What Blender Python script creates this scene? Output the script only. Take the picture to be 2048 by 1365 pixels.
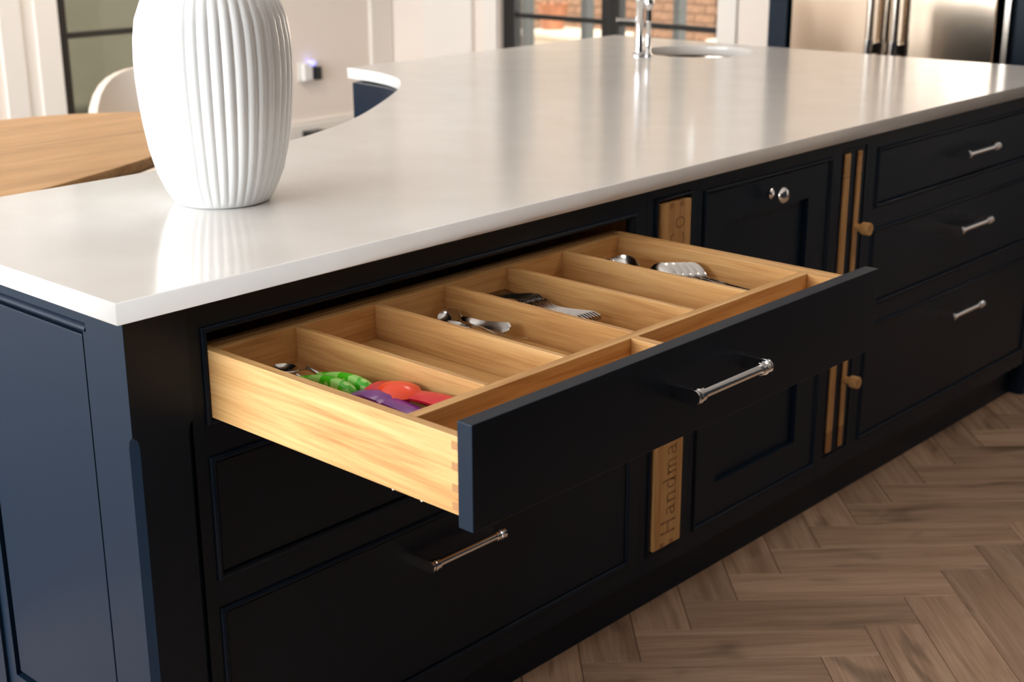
import bpy, bmesh, math, random
from mathutils import Vector, Matrix
random.seed(7)
PI = math.pi
for o in list(bpy.data.objects):
    bpy.data.objects.remove(o, do_unlink=True)
scene = bpy.context.scene
C = scene.collection

# ------------------------------------------------------------------ camera
cam_d = bpy.data.cameras.new('camera')
cam = bpy.data.objects.new('camera', cam_d)
C.objects.link(cam)
cam_d.sensor_width = 36.0
cam_d.lens = 50.0
RT = Vector((0.67655007, -0.73638768, -0.00363185))
UP = Vector((0.22748177, 0.2043012, 0.9521098))
FW = Vector((0.70037994, 0.64497612, -0.30573476))
cam.matrix_world = Matrix(((RT.x, UP.x, -FW.x, -0.92112), (RT.y, UP.y, -FW.y, -1.52347),
                           (RT.z, UP.z, -FW.z, 1.41802), (0, 0, 0, 1)))
cam_d.clip_start = 0.05
cam_d.dof.use_dof = True
cam_d.dof.focus_distance = 2.02
cam_d.dof.aperture_fstop = 6.3
scene.camera = cam

# ------------------------------------------------------------------ world, sun, window light, exposure
scene.view_settings.view_transform = 'Standard'
scene.view_settings.look = 'None'
scene.view_settings.gamma = 1.0
scene.view_settings.use_curve_mapping = False
scene.view_settings.exposure = 0.0
world = bpy.data.worlds.new('sky')
scene.world = world
world.use_nodes = True
bgn = world.node_tree.nodes['Background']
bgn.inputs[0].default_value = (0.93, 0.965, 1.0, 1)
bgn.inputs[1].default_value = 3.0

def light(name, kind, loc, direction, energy, color=(1, 1, 1), **kw):
    d = bpy.data.lights.new(name, kind)
    d.energy = energy
    d.color = color
    for k, v in kw.items():
        setattr(d, k, v)
    o = bpy.data.objects.new(name, d)
    C.objects.link(o)
    o.location = loc
    o.rotation_euler = Vector(direction).to_track_quat('-Z', 'Y').to_euler()
    return o

light('sun', 'SUN', (8, -4, 9), (0.3, 0.5, -0.8), 9.0, (1.0, 0.93, 0.82), angle=0.01)
# daylight through the glazed wall on the left (its opening is in wall_left)
light('window_daylight', 'AREA', (-2.93, 2.05, 1.2), (1, 0, 0), 380.0, (0.93, 0.97, 1.0),
      shape='RECTANGLE', size=4.9, size_y=2.25)

# ------------------------------------------------------------------ materials
def mat(name, color=(.8, .8, .8), rough=.5, metal=0.0, spec=.5, coat=0.0, coat_rough=.05, emit=None, estr=1.0):
    m = bpy.data.materials.new(name)
    m.use_nodes = True
    b = m.node_tree.nodes['Principled BSDF']
    b.inputs['Base Color'].default_value = (*color, 1)
    b.inputs['Roughness'].default_value = rough
    b.inputs['Metallic'].default_value = metal
    b.inputs['Specular IOR Level'].default_value = spec
    b.inputs['Coat Weight'].default_value = coat
    b.inputs['Coat Roughness'].default_value = coat_rough
    if emit:
        b.inputs['Emission Color'].default_value = (*emit, 1)
        b.inputs['Emission Strength'].default_value = estr
    return m

def nd(m, t, **kw):
    n = m.node_tree.nodes.new(t)
    for k, v in kw.items():
        setattr(n, k, v)
    return n

def lk(m, a, b):
    m.node_tree.links.new(a, b)

def bsdf(m):
    return m.node_tree.nodes['Principled BSDF']

def add_bump(m, scale, strength, dist=.001, stretch=(1, 1, 1), detail=3):
    tc = nd(m, 'ShaderNodeTexCoord')
    mp = nd(m, 'ShaderNodeMapping')
    mp.inputs['Scale'].default_value = stretch
    nz = nd(m, 'ShaderNodeTexNoise')
    nz.inputs['Scale'].default_value = scale
    nz.inputs['Detail'].default_value = detail
    bp = nd(m, 'ShaderNodeBump')
    bp.inputs['Strength'].default_value = strength
    bp.inputs['Distance'].default_value = dist
    lk(m, tc.outputs['Object'], mp.inputs['Vector'])
    lk(m, mp.outputs[0], nz.inputs['Vector'])
    lk(m, nz.outputs['Fac'], bp.inputs['Height'])
    lk(m, bp.outputs[0], bsdf(m).inputs['Normal'])
    return nz

def mottle(m, c0, c1, scale, lo=.35, hi=.65, detail=4, stretch=(1, 1, 1)):
    tc = nd(m, 'ShaderNodeTexCoord')
    mp = nd(m, 'ShaderNodeMapping')
    mp.inputs['Scale'].default_value = stretch
    nz = nd(m, 'ShaderNodeTexNoise')
    nz.inputs['Scale'].default_value = scale
    nz.inputs['Detail'].default_value = detail
    rp = nd(m, 'ShaderNodeValToRGB')
    rp.color_ramp.elements[0].position = lo
    rp.color_ramp.elements[1].position = hi
    rp.color_ramp.elements[0].color = (*c0, 1)
    rp.color_ramp.elements[1].color = (*c1, 1)
    lk(m, tc.outputs['Object'], mp.inputs['Vector'])
    lk(m, mp.outputs[0], nz.inputs['Vector'])
    lk(m, nz.outputs['Fac'], rp.inputs[0])
    lk(m, rp.outputs[0], bsdf(m).inputs['Base Color'])

def wood(name, cols, axis, scale=1.0, rough=.45, vary=.25, spec=.35, bump=.15, knots=0.0):
    """grain running along the given local axis; every object gets its own slice and its own tone"""
    m = mat(name, cols[1], rough, spec=spec)
    tc = nd(m, 'ShaderNodeTexCoord')
    oi = nd(m, 'ShaderNodeObjectInfo')
    ad = nd(m, 'ShaderNodeVectorMath', operation='MULTIPLY_ADD')
    ad.inputs[1].default_value = (7.3, 5.1, 3.7)
    lk(m, oi.outputs['Random'], ad.inputs[0])
    lk(m, tc.outputs['Object'], ad.inputs[2])
    def branch(along, across, detail, dist=0.0):
        mp = nd(m, 'ShaderNodeMapping')
        s = [across * scale] * 3
        s[axis] = along * scale
        mp.inputs['Scale'].default_value = s
        nz = nd(m, 'ShaderNodeTexNoise')
        nz.inputs['Scale'].default_value = 1.0
        nz.inputs['Detail'].default_value = detail
        nz.inputs['Distortion'].default_value = dist
        lk(m, ad.outputs[0], mp.inputs['Vector'])
        lk(m, mp.outputs[0], nz.inputs['Vector'])
        return nz
    big = branch(2.2, 26, 3, 1.2)
    fine = branch(9, 260, 5, .3)
    mx = nd(m, 'ShaderNodeMix', data_type='FLOAT')
    mx.inputs[0].default_value = .36
    lk(m, big.outputs['Fac'], mx.inputs[2])
    lk(m, fine.outputs['Fac'], mx.inputs[3])
    rp = nd(m, 'ShaderNodeValToRGB')
    cr = rp.color_ramp
    cr.elements[0].position = .29
    cr.elements[1].position = .71
    cr.elements[0].color = (*cols[0], 1)
    cr.elements[1].color = (*cols[2], 1)
    e = cr.elements.new(.5)
    e.color = (*cols[1], 1)
    lk(m, mx.outputs[0], rp.inputs[0])
    hv = nd(m, 'ShaderNodeHueSaturation')
    mr = nd(m, 'ShaderNodeMapRange')
    mr.inputs['To Min'].default_value = 1 - vary
    mr.inputs['To Max'].default_value = 1 + vary
    lk(m, oi.outputs['Random'], mr.inputs['Value'])
    lk(m, mr.outputs[0], hv.inputs['Value'])
    lk(m, rp.outputs[0], hv.inputs['Color'])
    out = hv.outputs[0]
    if knots > 0:
        kn = branch(5, 14, 2, .8)
        kr = nd(m, 'ShaderNodeValToRGB')
        kr.color_ramp.elements[0].position = .28
        kr.color_ramp.elements[1].position = .42
        kr.color_ramp.elements[0].color = (1 - knots,) * 3 + (1,)
        kr.color_ramp.elements[1].color = (1, 1, 1, 1)
        lk(m, kn.outputs['Fac'], kr.inputs[0])
        mm = nd(m, 'ShaderNodeMix', data_type='RGBA', blend_type='MULTIPLY')
        mm.inputs[0].default_value = 1.0
        lk(m, out, mm.inputs[6])
        lk(m, kr.outputs[0], mm.inputs[7])
        out = mm.outputs[2]
    lk(m, out, bsdf(m).inputs['Base Color'])
    bp = nd(m, 'ShaderNodeBump')
    bp.inputs['Strength'].default_value = bump
    bp.inputs['Distance'].default_value = .0006
    lk(m, fine.outputs['Fac'], bp.inputs['Height'])
    lk(m, bp.outputs[0], bsdf(m).inputs['Normal'])
    return m

def glass_mat(name, tint=(1, 1, 1)):
    m = bpy.data.materials.new(name)
    m.use_nodes = True
    nt = m.node_tree
    nt.nodes.remove(nt.nodes['Principled BSDF'])
    tr = nd(m, 'ShaderNodeBsdfTransparent')
    tr.inputs[0].default_value = (*tint, 1)
    gl = nd(m, 'ShaderNodeBsdfGlossy')
    gl.inputs['Roughness'].default_value = .02
    fr = nd(m, 'ShaderNodeFresnel')
    fr.inputs[0].default_value = 1.25
    mx = nd(m, 'ShaderNodeMixShader')
    lk(m, fr.outputs[0], mx.inputs[0])
    lk(m, tr.outputs[0], mx.inputs[1])
    lk(m, gl.outputs[0], mx.inputs[2])
    lk(m, mx.outputs[0], nt.nodes['Material Output'].inputs[0])
    return m

NAVY = mat('navy_eggshell_paint', (.0042, .0125, .0265), .40, spec=.20)
add_bump(NAVY, 260, .05, .0004)
QUARTZ = mat('white_quartz', (.83, .815, .79), .15, spec=.5)
mottle(QUARTZ, (.785, .755, .72), (.83, .81, .785), 9, .3, .7, 8)
OAKC = ((.41, .185, .053), (.625, .352, .133), (.75, .48, .212))
OAK = [wood('oak_grain_%s' % a, OAKC, i, 1.0, .42, .07) for i, a in enumerate('xyz')]
OAK_DARK = mat('oak_end_grain', (.40, .19, .065), .5)
add_bump(OAK_DARK, 900, .3, .0004)
OAK_CARVE_SHADE = mat('carving_shade_oak', (.36, .185, .07), .6)  # darker tint paints the shade of carved grooves onto raised letters
OAK_TABLE = wood('table_oak', ((.40, .20, .075), (.60, .33, .135), (.72, .43, .20)), 0, .6, .4, .1)
PLANK = wood('brown_plank', ((.30, .186, .122), (.47, .31, .21), (.63, .445, .32)), 0, .8, .5, .16, .3, .2, .45)
GROUT = mat('floor_underlay', (.06, .035, .02), .8)
mottle(GROUT, (.05, .03, .018), (.12, .07, .042), 6)
CHROME = mat('chrome', (.88, .88, .89), .10, 1.0)
STEEL = mat('polished_cutlery_steel', (.62, .60, .58), .14, 1.0)
BRUSHED = mat('reflection_tinted_brushed_steel', (.66, .58, .50), .24, 1.0)  # warm tint paints in the reflection of the room
add_bump(BRUSHED, 3.2, .25, .01, (1, 1, .25), 1)
FRIDGE = mat('reflection_tinted_fridge_steel', (.60, .49, .385), .15, 1.0)  # tan base colour stands in for the warm room mirrored in the doors
add_bump(FRIDGE, 4.0, .5, .012, (1, 1, .12), 1)
CERAMIC = mat('white_glazed_ceramic', (.90, .91, .91), .28, spec=.5, coat=1.0, coat_rough=.06)
CERAMIC_IN = mat('white_sink_glaze', (.80, .79, .77), .15)
DARKWALL = mat('bounce_cutting_dark_wall', (.012, .018, .030), .6)  # unseen front wall, coloured dark to cut light on the island front
add_bump(DARKWALL, 90, .08, .001)
WALLP = mat('warm_white_wall_paint', (.88, .785, .705), .7)
add_bump(WALLP, 90, .08, .001)
TRIMP = mat('white_trim_paint', (.86, .81, .75), .4)
add_bump(TRIMP, 60, .03, .0006)
CEILP = mat('ceiling_paint', (.82, .80, .78), .8)
add_bump(CEILP, 80, .06, .001)
BLACK = mat('black_steel', (.012, .011, .010), .4)
add_bump(BLACK, 200, .05, .0004)
DARKBRONZE = mat('dark_bronze_steel', (.03, .024, .018), .45)
add_bump(DARKBRONZE, 200, .05, .0004)
GLASS = glass_mat('clear_glass')
BLKPLASTIC = mat('black_plastic', (.01, .01, .01), .35)
add_bump(BLKPLASTIC, 300, .05, .0003)
WHTPLASTIC = mat('white_plastic', (.8, .79, .77), .35)
add_bump(WHTPLASTIC, 300, .04, .0003)
BLUELED = mat('blue_led', (.2, .2, .9), .4, emit=(.25, .25, 1.0), estr=3.0)
LAMPGLOW = mat('lamp_glow', (1, .9, .8), .4, emit=(1.0, .82, .62), estr=14.0)
CREAMFAB = mat('cream_fabric', (.74, .655, .57), .85)
add_bump(CREAMFAB, 500, .3, .001)
SAGE = mat('sage_wall_paint', (.085, .08, .052), .7)
mottle(SAGE, (.08, .075, .048), (.09, .086, .058), 3)
PATIO = mat('pale_patio_stone', (.52, .45, .36), .7)
mottle(PATIO, (.46, .39, .30), (.58, .51, .42), 3)
BRICK = mat('terracotta_brick', (.24, .13, .075), .8)
mottle(BRICK, (.21, .115, .065), (.28, .155, .09), 22)
MORTAR = mat('brick_mortar', (.26, .20, .15), .9)
add_bump(MORTAR, 120, .2, .002)
RENDERW = mat('cream_render', (.42, .36, .24), .8)
add_bump(RENDERW, 90, .2, .002)
GREYPOST = mat('grey_post_paint', (.055, .06, .06), .6)
add_bump(GREYPOST, 90, .1, .001)
LEAF = mat('green_leaf', (.03, .22, .035), .45)
mottle(LEAF, (.02, .16, .02), (.05, .30, .05), 12)
TERRA = mat('terracotta_pot', (.35, .14, .07), .8)
mottle(TERRA, (.30, .12, .06), (.40, .17, .09), 14)
RED = mat('red_plastic', (.62, .012, .02), .22)
add_bump(RED, 80, .03, .0004)
ORANGE = mat('orange_red_plastic', (.85, .06, .012), .25)
add_bump(ORANGE, 80, .03, .0004)
PURPLE = mat('purple_plastic', (.20, .028, .30), .3)
add_bump(PURPLE, 80, .03, .0004)
YELLOW = mat('yellow_plastic', (.72, .34, .015), .3)
add_bump(YELLOW, 80, .03, .0004)

def green_pattern():
    m = mat('green_patterned_plastic', (.07, .5, .01), .18)
    tc = nd(m, 'ShaderNodeTexCoord')
    mp = nd(m, 'ShaderNodeMapping')
    mp.inputs['Scale'].default_value = (1, 1, .3)
    vo = nd(m, 'ShaderNodeTexVoronoi')
    vo.inputs['Scale'].default_value = 48
    rp = nd(m, 'ShaderNodeValToRGB')
    cr = rp.color_ramp
    cr.interpolation = 'CONSTANT'
    cr.elements[0].position = 0
    cr.elements[0].color = (.34, .68, .16, 1)
    cr.elements[1].position = .30
    cr.elements[1].color = (.06, .47, .008, 1)
    e = cr.elements.new(.52)
    e.color = (.32, .66, .15, 1)
    lk(m, tc.outputs['Object'], mp.inputs[0])
    lk(m, mp.outputs[0], vo.inputs['Vector'])
    lk(m, vo.outputs['Distance'], rp.inputs[0])
    lk(m, rp.outputs[0], bsdf(m).inputs['Base Color'])
    return m
GREEN = green_pattern()

# ------------------------------------------------------------------ mesh helpers (world coordinates, shifted to the parent's base)
ORG = {}

def org(p):
    return ORG.get(p.name, Vector((0, 0, 0))) if p else Vector((0, 0, 0))

def tag(o, label=None, cat=None, group=None, kind=None):
    if label: o['label'] = label
    if cat: o['category'] = cat
    if group: o['group'] = group
    if kind: o['kind'] = kind
    return o

def thing(name, label, cat, loc, group=None):
    o = bpy.data.objects.new(name, None)
    o.empty_display_size = .05
    C.objects.link(o)
    o.location = loc
    ORG[o.name] = Vector(loc)
    return tag(o, label, cat, group)

def finish(bm, smooth=None):
    bmesh.ops.recalc_face_normals(bm, faces=bm.faces)
    if smooth is not None:
        for f in bm.faces:
            f.smooth = True
        for e in bm.edges:
            if len(e.link_faces) == 2 and e.calc_face_angle(0) > smooth:
                e.smooth = False

def obj(name, bm, m, parent=None, bevel=0.0, smooth=None, loc=None, segs=2, label=None):
    """bm in world coordinates; the object sits in the parent's frame (or at loc when it has no parent)"""
    finish(bm, smooth)
    o0 = org(parent) if parent else Vector(loc or (0, 0, 0))
    bmesh.ops.translate(bm, vec=-o0, verts=bm.verts)
    me = bpy.data.meshes.new(name)
    bm.to_mesh(me)
    bm.free()
    me.materials.append(m)
    o = bpy.data.objects.new(name, me)
    C.objects.link(o)
    ORG[o.name] = o0
    if parent:
        o.parent = parent
    else:
        o.location = o0
    if bevel:
        md = o.modifiers.new('bevel', 'BEVEL')
        md.width = bevel
        md.segments = segs
        md.limit_method = 'ANGLE'
        md.angle_limit = .6
    if label:
        o['label'] = label
    return o

def place(name, me, parent, world_loc, rot=(0, 0, 0)):
    o = bpy.data.objects.new(name, me)
    C.objects.link(o)
    if parent:
        o.parent = parent
    o.location = Vector(world_loc) - org(parent)
    o.rotation_euler = rot
    return o

def struct(o):
    o['kind'] = 'structure'
    return o

def B(*boxes):
    bm = bmesh.new()
    for b in boxes:
        box(bm, *b)
    return bm

def box(bm, x0, x1, y0, y1, z0, z1):
    vs = [bm.verts.new(p) for p in ((x0, y0, z0), (x1, y0, z0), (x1, y1, z0), (x0, y1, z0),
                                    (x0, y0, z1), (x1, y0, z1), (x1, y1, z1), (x0, y1, z1))]
    for f in ((0, 3, 2, 1), (4, 5, 6, 7), (0, 1, 5, 4), (1, 2, 6, 5), (2, 3, 7, 6), (3, 0, 4, 7)):
        bm.faces.new([vs[i] for i in f])
    return vs

def lathe(bm, prof, center=(0, 0, 0), axis='z', n=32, cap=True):
    cx = Vector(center)
    rings = []
    for r, h in prof:
        ring = []
        for i in range(n):
            a = 2 * PI * i / n
            p = {'z': (r * math.cos(a), r * math.sin(a), h), 'y': (r * math.cos(a), h, r * math.sin(a)),
                 'x': (h, r * math.cos(a), r * math.sin(a))}[axis]
            ring.append(bm.verts.new(cx + Vector(p)))
        rings.append(ring)
    for a, b in zip(rings, rings[1:]):
        for i in range(n):
            bm.faces.new((a[i], a[(i + 1) % n], b[(i + 1) % n], b[i]))
    if cap:
        bm.faces.new(rings[0])
        bm.faces.new(rings[-1])

def tube(bm, pts, rad, n=12, closed_ends=True):
    pts = [Vector(p) for p in pts]
    rads = rad if isinstance(rad, (list, tuple)) else [rad] * len(pts)
    rings = []
    ref = None
    for i, p in enumerate(pts):
        t = (pts[min(i + 1, len(pts) - 1)] - pts[max(i - 1, 0)]).normalized()
        if ref is None:
            ref = t.orthogonal().normalized()
        else:
            ref = (ref - t * ref.dot(t)).normalized()
        s = t.cross(ref)
        r = rads[i]
        ra, rb = r if isinstance(r, (list, tuple)) else (r, r)
        rings.append([bm.verts.new(p + ref * ra * math.cos(2 * PI * k / n) + s * rb * math.sin(2 * PI * k / n)) for k in range(n)])
    for a, b in zip(rings, rings[1:]):
        for k in range(n):
            bm.faces.new((a[k], a[(k + 1) % n], b[(k + 1) % n], b[k]))
    if closed_ends:
        bm.faces.new(rings[0])
        bm.faces.new(rings[-1])

def prism(bm, pts, z0, z1):
    lo = [bm.verts.new((x, y, z0)) for x, y in pts]
    hi = [bm.verts.new((x, y, z1)) for x, y in pts]
    n = len(pts)
    for i in range(n):
        bm.faces.new((lo[i], lo[(i + 1) % n], hi[(i + 1) % n], hi[i]))
    bm.faces.new(lo)
    bm.faces.new(hi)

def catmull(pts, sub=6, closed=False):
    out = []
    n = len(pts)
    rng = range(n if closed else n - 1)
    for i in rng:
        p0 = Vector(pts[(i - 1) % n] if (closed or i > 0) else pts[0])
        p1 = Vector(pts[i])
        p2 = Vector(pts[(i + 1) % n])
        p3 = Vector(pts[(i + 2) % n] if (closed or i + 2 < n) else pts[-1])
        for k in range(sub):
            t = k / sub
            out.append(.5 * ((2 * p1) + (p2 - p0) * t + (2 * p0 - 5 * p1 + 4 * p2 - p3) * t * t + (3 * p1 - p0 - 3 * p2 + p3) * t ** 3))
    if not closed:
        out.append(Vector(pts[-1]))
    return out

def plate(name, loops, z0, z1, m, bev=.0015, parent=None, loc=None):
    """flat slab with a free outline and holes (2D curve filled, extruded, turned into a mesh)"""
    cu = bpy.data.curves.new(name, 'CURVE')
    cu.dimensions = '2D'
    cu.fill_mode = 'BOTH'
    cu.extrude = (z1 - z0) / 2 - bev
    cu.bevel_depth = bev
    cu.bevel_resolution = 1
    cu.offset = -bev
    for L in loops:
        s = cu.splines.new('POLY')
        s.points.add(len(L) - 1)
        for i, p in enumerate(L):
            s.points[i].co = (p[0], p[1], 0, 1)
        s.use_cyclic_u = True
    t = bpy.data.objects.new('tmp', cu)
    C.objects.link(t)
    bpy.context.view_layer.update()
    me = bpy.data.meshes.new_from_object(t.evaluated_get(bpy.context.evaluated_depsgraph_get()))
    bm = bmesh.new()
    bm.from_mesh(me)
    bpy.data.objects.remove(t, do_unlink=True)
    bpy.data.meshes.remove(me)
    bmesh.ops.remove_doubles(bm, verts=bm.verts, dist=1e-5)
    bmesh.ops.translate(bm, vec=(0, 0, (z0 + z1) / 2), verts=bm.verts)
    return obj(name, bm, m, parent, loc=loc)

# ------------------------------------------------------------------ room shell
XL, XR, YF, YB, ZC = -2.8, 4.8, -3.4, 4.7, 2.6
floor = struct(obj('floor', B((XL, XR, YF, YB, -.05, -.0045)), GROUT))
w, m4 = .116, 4                       # herringbone of 116 mm boards, four widths long
pl = bmesh.new()
box(pl, -w * m4 / 2 + .0006, w * m4 / 2 - .0006, -w / 2 + .0006, w / 2 - .0006, -.006, 0)
for e in list(pl.edges):
    pass
bmesh.ops.bevel(pl, geom=[e for e in pl.edges if all(abs(v.co.z) < 1e-6 for v in e.verts)], offset=.0012, segments=1, affect='EDGES')
finish(pl)
plank_me = bpy.data.meshes.new('plank')
pl.to_mesh(plank_me)
pl.free()
plank_me.materials.append(PLANK)
OU, OV = .770, .665
s2 = math.sqrt(.5)
seen = set()
for gi in range(-40, 60):
    for gj in range(-40, 60):
        d = (gi - gj) % (2 * m4)
        if d == 0:
            u, v, r = OU + (gi + m4 / 2) * w, OV + (gj + .5) * w, -PI / 4
        elif d == 2 * m4 - 1:
            u, v, r = OU + (gi + .5) * w, OV + (gj + m4 / 2) * w, PI / 4
        else:
            continue
        x, y = (u + v) * s2, (v - u) * s2
        if (.25 < x < 4.55 and -1.6 < y < .28) or (-.75 < x <= .25 and -1.1 < y < .28) or (-.75 < x < .1 and .28 <= y < 1.1):
            place('plank', plank_me, floor, (x, y, 0), (0, 0, r + random.choice((0, PI))))

struct(obj('ceiling', B((XL, XR, YF, YB, ZC, ZC + .1)), CEILP))
T = .15
struct(obj('wall_back', B((XL, 2.665, YB, YB + T, 0, ZC), (3.72, XR + T, YB, YB + T, 0, ZC), (2.665, 3.72, YB, YB + T, 2.15, ZC)), WALLP))
struct(obj('wall_right', B((XR, XR + T, YF, 2.41, 0, ZC), (XR, XR + T, 3.83, YB, 0, ZC), (XR, XR + T, 2.41, 3.83, 2.15, ZC)), WALLP))
struct(obj('wall_left', B((XL - T, XL, YF, -.4, 0, ZC), (XL - T, XL, 4.5, YB + T, 0, ZC), (XL - T, XL, -.4, 4.5, 2.32, ZC), (XL - T, XL, -.4, 4.5, 0, .06)), WALLP))
struct(obj('wall_front', B((XL, XR, YF - T, YF, 0, ZC)), DARKWALL))

# glazed sliding doors in the left wall (behind the photographer's left shoulder)
win = struct(obj('window_1', B((XL - .09, XL - .03, -.4, 4.5, .06, .11), (XL - .09, XL - .03, -.4, 4.5, 2.27, 2.32),
                               (XL - .09, XL - .03, -.4, -.35, .06, 2.32), (XL - .09, XL - .03, 4.45, 4.5, .06, 2.32)), BLACK, bevel=.002))
for y in (1.22, 2.86):
    obj('mullion', B((XL - .09, XL - .03, y - .03, y + .03, .11, 2.27)), BLACK, win)
for y0, y1 in ((-.35, 1.19), (1.25, 2.83), (2.89, 4.45)):
    obj('pane', B((XL - .064, XL - .058, y0, y1, .11, 2.27)), GLASS, win)

# skirting and trims
struct(obj('baseboard_back', B((3.74, XR, YB - .018, YB, 0, .15), (3.74, XR, YB - .012, YB, .15, .17),
                               (XL, 2.36, YB - .018, YB, 0, .15), (XL, 2.36, YB - .012, YB, .15, .17)), TRIMP, bevel=.003))
struct(obj('trim_1', B((2.37, 2.48, YB - .022, YB, 0, 2.26), (2.48, 2.545, YB - .006, YB, 0, 2.2), (2.545, 2.665, YB - .03, YB, 0, 2.2)), TRIMP, bevel=.005))
struct(obj('trim_2', B((4.63, 4.795, YB - .03, YB, .17, 2.4)), TRIMP, bevel=.006))
struct(obj('trim_3', B((XR - .035, XR, 4.01, 4.385, 0, 2.4)), TRIMP, bevel=.006))
struct(obj('trim_4', B((XR - .02, XR, 2.30, 2.405, 0, 2.25)), TRIMP, bevel=.004))
struct(obj('trim_5', B((XR - .02, XR, 3.835, 3.93, 0, 2.25)), TRIMP, bevel=.004))

# black steel glazed double doors in the right wall
X0, X1 = XR + .03, XR + .085
d1 = struct(obj('door_1', B((X0, X1, 3.745, 3.83, 0, 2.15), (X0, X1, 2.41, 2.43, 0, 2.15), (X0, X1, 2.41, 3.83, 2.09, 2.15)), BLACK, bevel=.003))
obj('stile', B((X0, X1, 3.09, 3.147, 0, 2.09)), BLACK, d1, bevel=.003)
obj('stile', B((X0, X1, 3.03, 3.086, 0, 2.09)), BLACK, d1, bevel=.003)
for y0, y1 in ((3.147, 3.745), (2.43, 3.03)):
    for z in (.75, 1.42):
        obj('glazing_bar', B((X0 + .01, X1 - .01, y0, y1, z - .012, z + .012)), BLACK, d1, bevel=.002)
    obj('bottom_rail', B((X0, X1, y0, y1, .0, .12)), BLACK, d1, bevel=.003)
    for z0, z1 in ((.12, .738), (.762, 1.408), (1.432, 2.09)):
        obj('pane', B((X0 + .024, X0 + .030, y0, y1, z0, z1)), GLASS, d1)

# bronze-framed glazed door in the back wall
Y0, Y1 = YB + .02, YB + .07
d2 = struct(obj('door_2', B((2.665, 2.735, Y0, Y1, 0, 2.15), (3.65, 3.72, Y0, Y1, 0, 2.15), (2.735, 3.65, Y0, Y1, 2.08, 2.15)), DARKBRONZE, bevel=.003))
for z in (.735, 1.4):
    obj('glazing_bar', B((2.735, 3.65, Y0 + .01, Y1 - .01, z - .014, z + .014)), DARKBRONZE, d2, bevel=.002)
obj('bottom_rail', B((2.735, 3.65, Y0, Y1, 0, .12)), DARKBRONZE, d2, bevel=.003)
for z0, z1 in ((.12, .721), (.749, 1.386), (1.414, 2.08)):
    obj('pane', B((2.735, 3.65, Y0 + .02, Y0 + .026, z0, z1)), GLASS, d2)

# ------------------------------------------------------------------ outside
struct(obj('ground', B((-14, XL - T, -12, 16, -.12, -.06), (XR + T, 18, -12, 20, -.12, -.06), (XL - T, XR + T, YB + T, 20, -.12, -.06)), PATIO))
sw = obj('garden_wall', B((.5, XR, 6.4, 6.55, -.06, 2.5)), SAGE, bevel=.004, loc=(2.6, 6.45, -.06))
tag(sw, 'olive green painted wall seen through the bronze-framed glass door', 'wall')
# brick wall beyond the black doors
bw = thing('brick_wall', 'tan brick wall outside, beyond the black steel doors', 'wall', (9.1, 6.9, -.06))
obj('mortar', B((9.02, 9.2, 5.2, 9.6, -.06, 4.2)), MORTAR, bw)  # upper part out of view, raised to block sky reflected in the worktop
bb = B((-.012, .012, -.103, .103, -.0325, .0325))
finish(bb)
brick_me = bpy.data.meshes.new('brick')
bb.to_mesh(brick_me)
bb.free()
brick_me.materials.append(BRICK)
for r in range(9):
    for k in range(15):
        y = 5.32 + k * .216 + (.108 if r % 2 else 0)
        if y < 8.5:
            place('brick', brick_me, bw, (9.012, y, -.02 + r * .075))
lw = obj('garden_bench', B((8.0, 8.4, 5.75, 6.55, -.06, .26), (7.97, 8.43, 5.72, 6.58, .22, .27)), PATIO, bevel=.01, loc=(8.2, 6.15, -.06))
tag(lw, 'low pale stone bench in sunlight outside the left glass door leaf', 'bench')
rw = obj('rendered_wall', B((8.9, 9.05, 2.4, 5.18, -.06, 3.2)), RENDERW, bevel=.01, loc=(8.97, 4.6, -.06))  # height added above the view to keep sky out of worktop reflections
tag(rw, 'cream rendered garden wall beyond the right glass door leaf', 'wall')
lw2 = obj('planter', B((8.1, 8.45, 4.25, 4.80, -.06, .30)), PATIO, bevel=.02, loc=(8.3, 4.5, -.06))
tag(lw2, 'pale stone block planter outside the right glass door leaf', 'planter')
for (y, lab) in ((5.15, 'grey post outside, nearest the white wall corner'), (4.62, 'grey post outside, beside the meeting stile of the black doors'),
                 (3.87, 'grey post outside, behind the right glass door leaf')):
    pm = B((6.46, 6.54, y - .025, y + .025, 0, 2.3), (6.42, 6.58, y - .07, y + .07, -.06, 0))
    tag(obj('pergola_post', pm, GREYPOST, bevel=.004, loc=(6.5, y, -.06)), lab, 'post', 'grey posts outside the black doors')
pp = thing('potted_shrub', 'green shrub in a pot outside the black doors', 'plant', (7.9, 6.2, -.06))
pb = bmesh.new()
lathe(pb, [(.09, .27), (.13, .47), (.14, .48), (.12, .47)], (8.2, 6.4, 0))
obj('pot', pb, TERRA, pp, smooth=.6)
lb = bmesh.new()
for i in range(90):
    a = random.uniform(0, 2 * PI)
    r = random.uniform(.02, .2)
    c = Vector((8.2 + r * math.cos(a), 6.4 + r * math.sin(a), .52 + random.uniform(0, .35)))
    d = Vector((math.cos(a), math.sin(a), random.uniform(-.5, .8))).normalized()
    s = d.cross(Vector((0, 0, 1))).normalized()
    n = s.cross(d)
    L = random.uniform(.06, .1)
    q = [c, c + d * L * .5 + s * L * .25, c + d * L, c + d * L * .5 - s * L * .25]
    up = [lb.verts.new(p + n * .0015) for p in q]
    dn = [lb.verts.new(p - n * .0015) for p in q]
    lb.faces.new(up)
    lb.faces.new(dn[::-1])
    for k in range(4):
        lb.faces.new((up[k], dn[k], dn[(k + 1) % 4], up[(k + 1) % 4]))
fo = obj('foliage', lb, LEAF, pp)
fo['kind'] = 'stuff'

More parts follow.
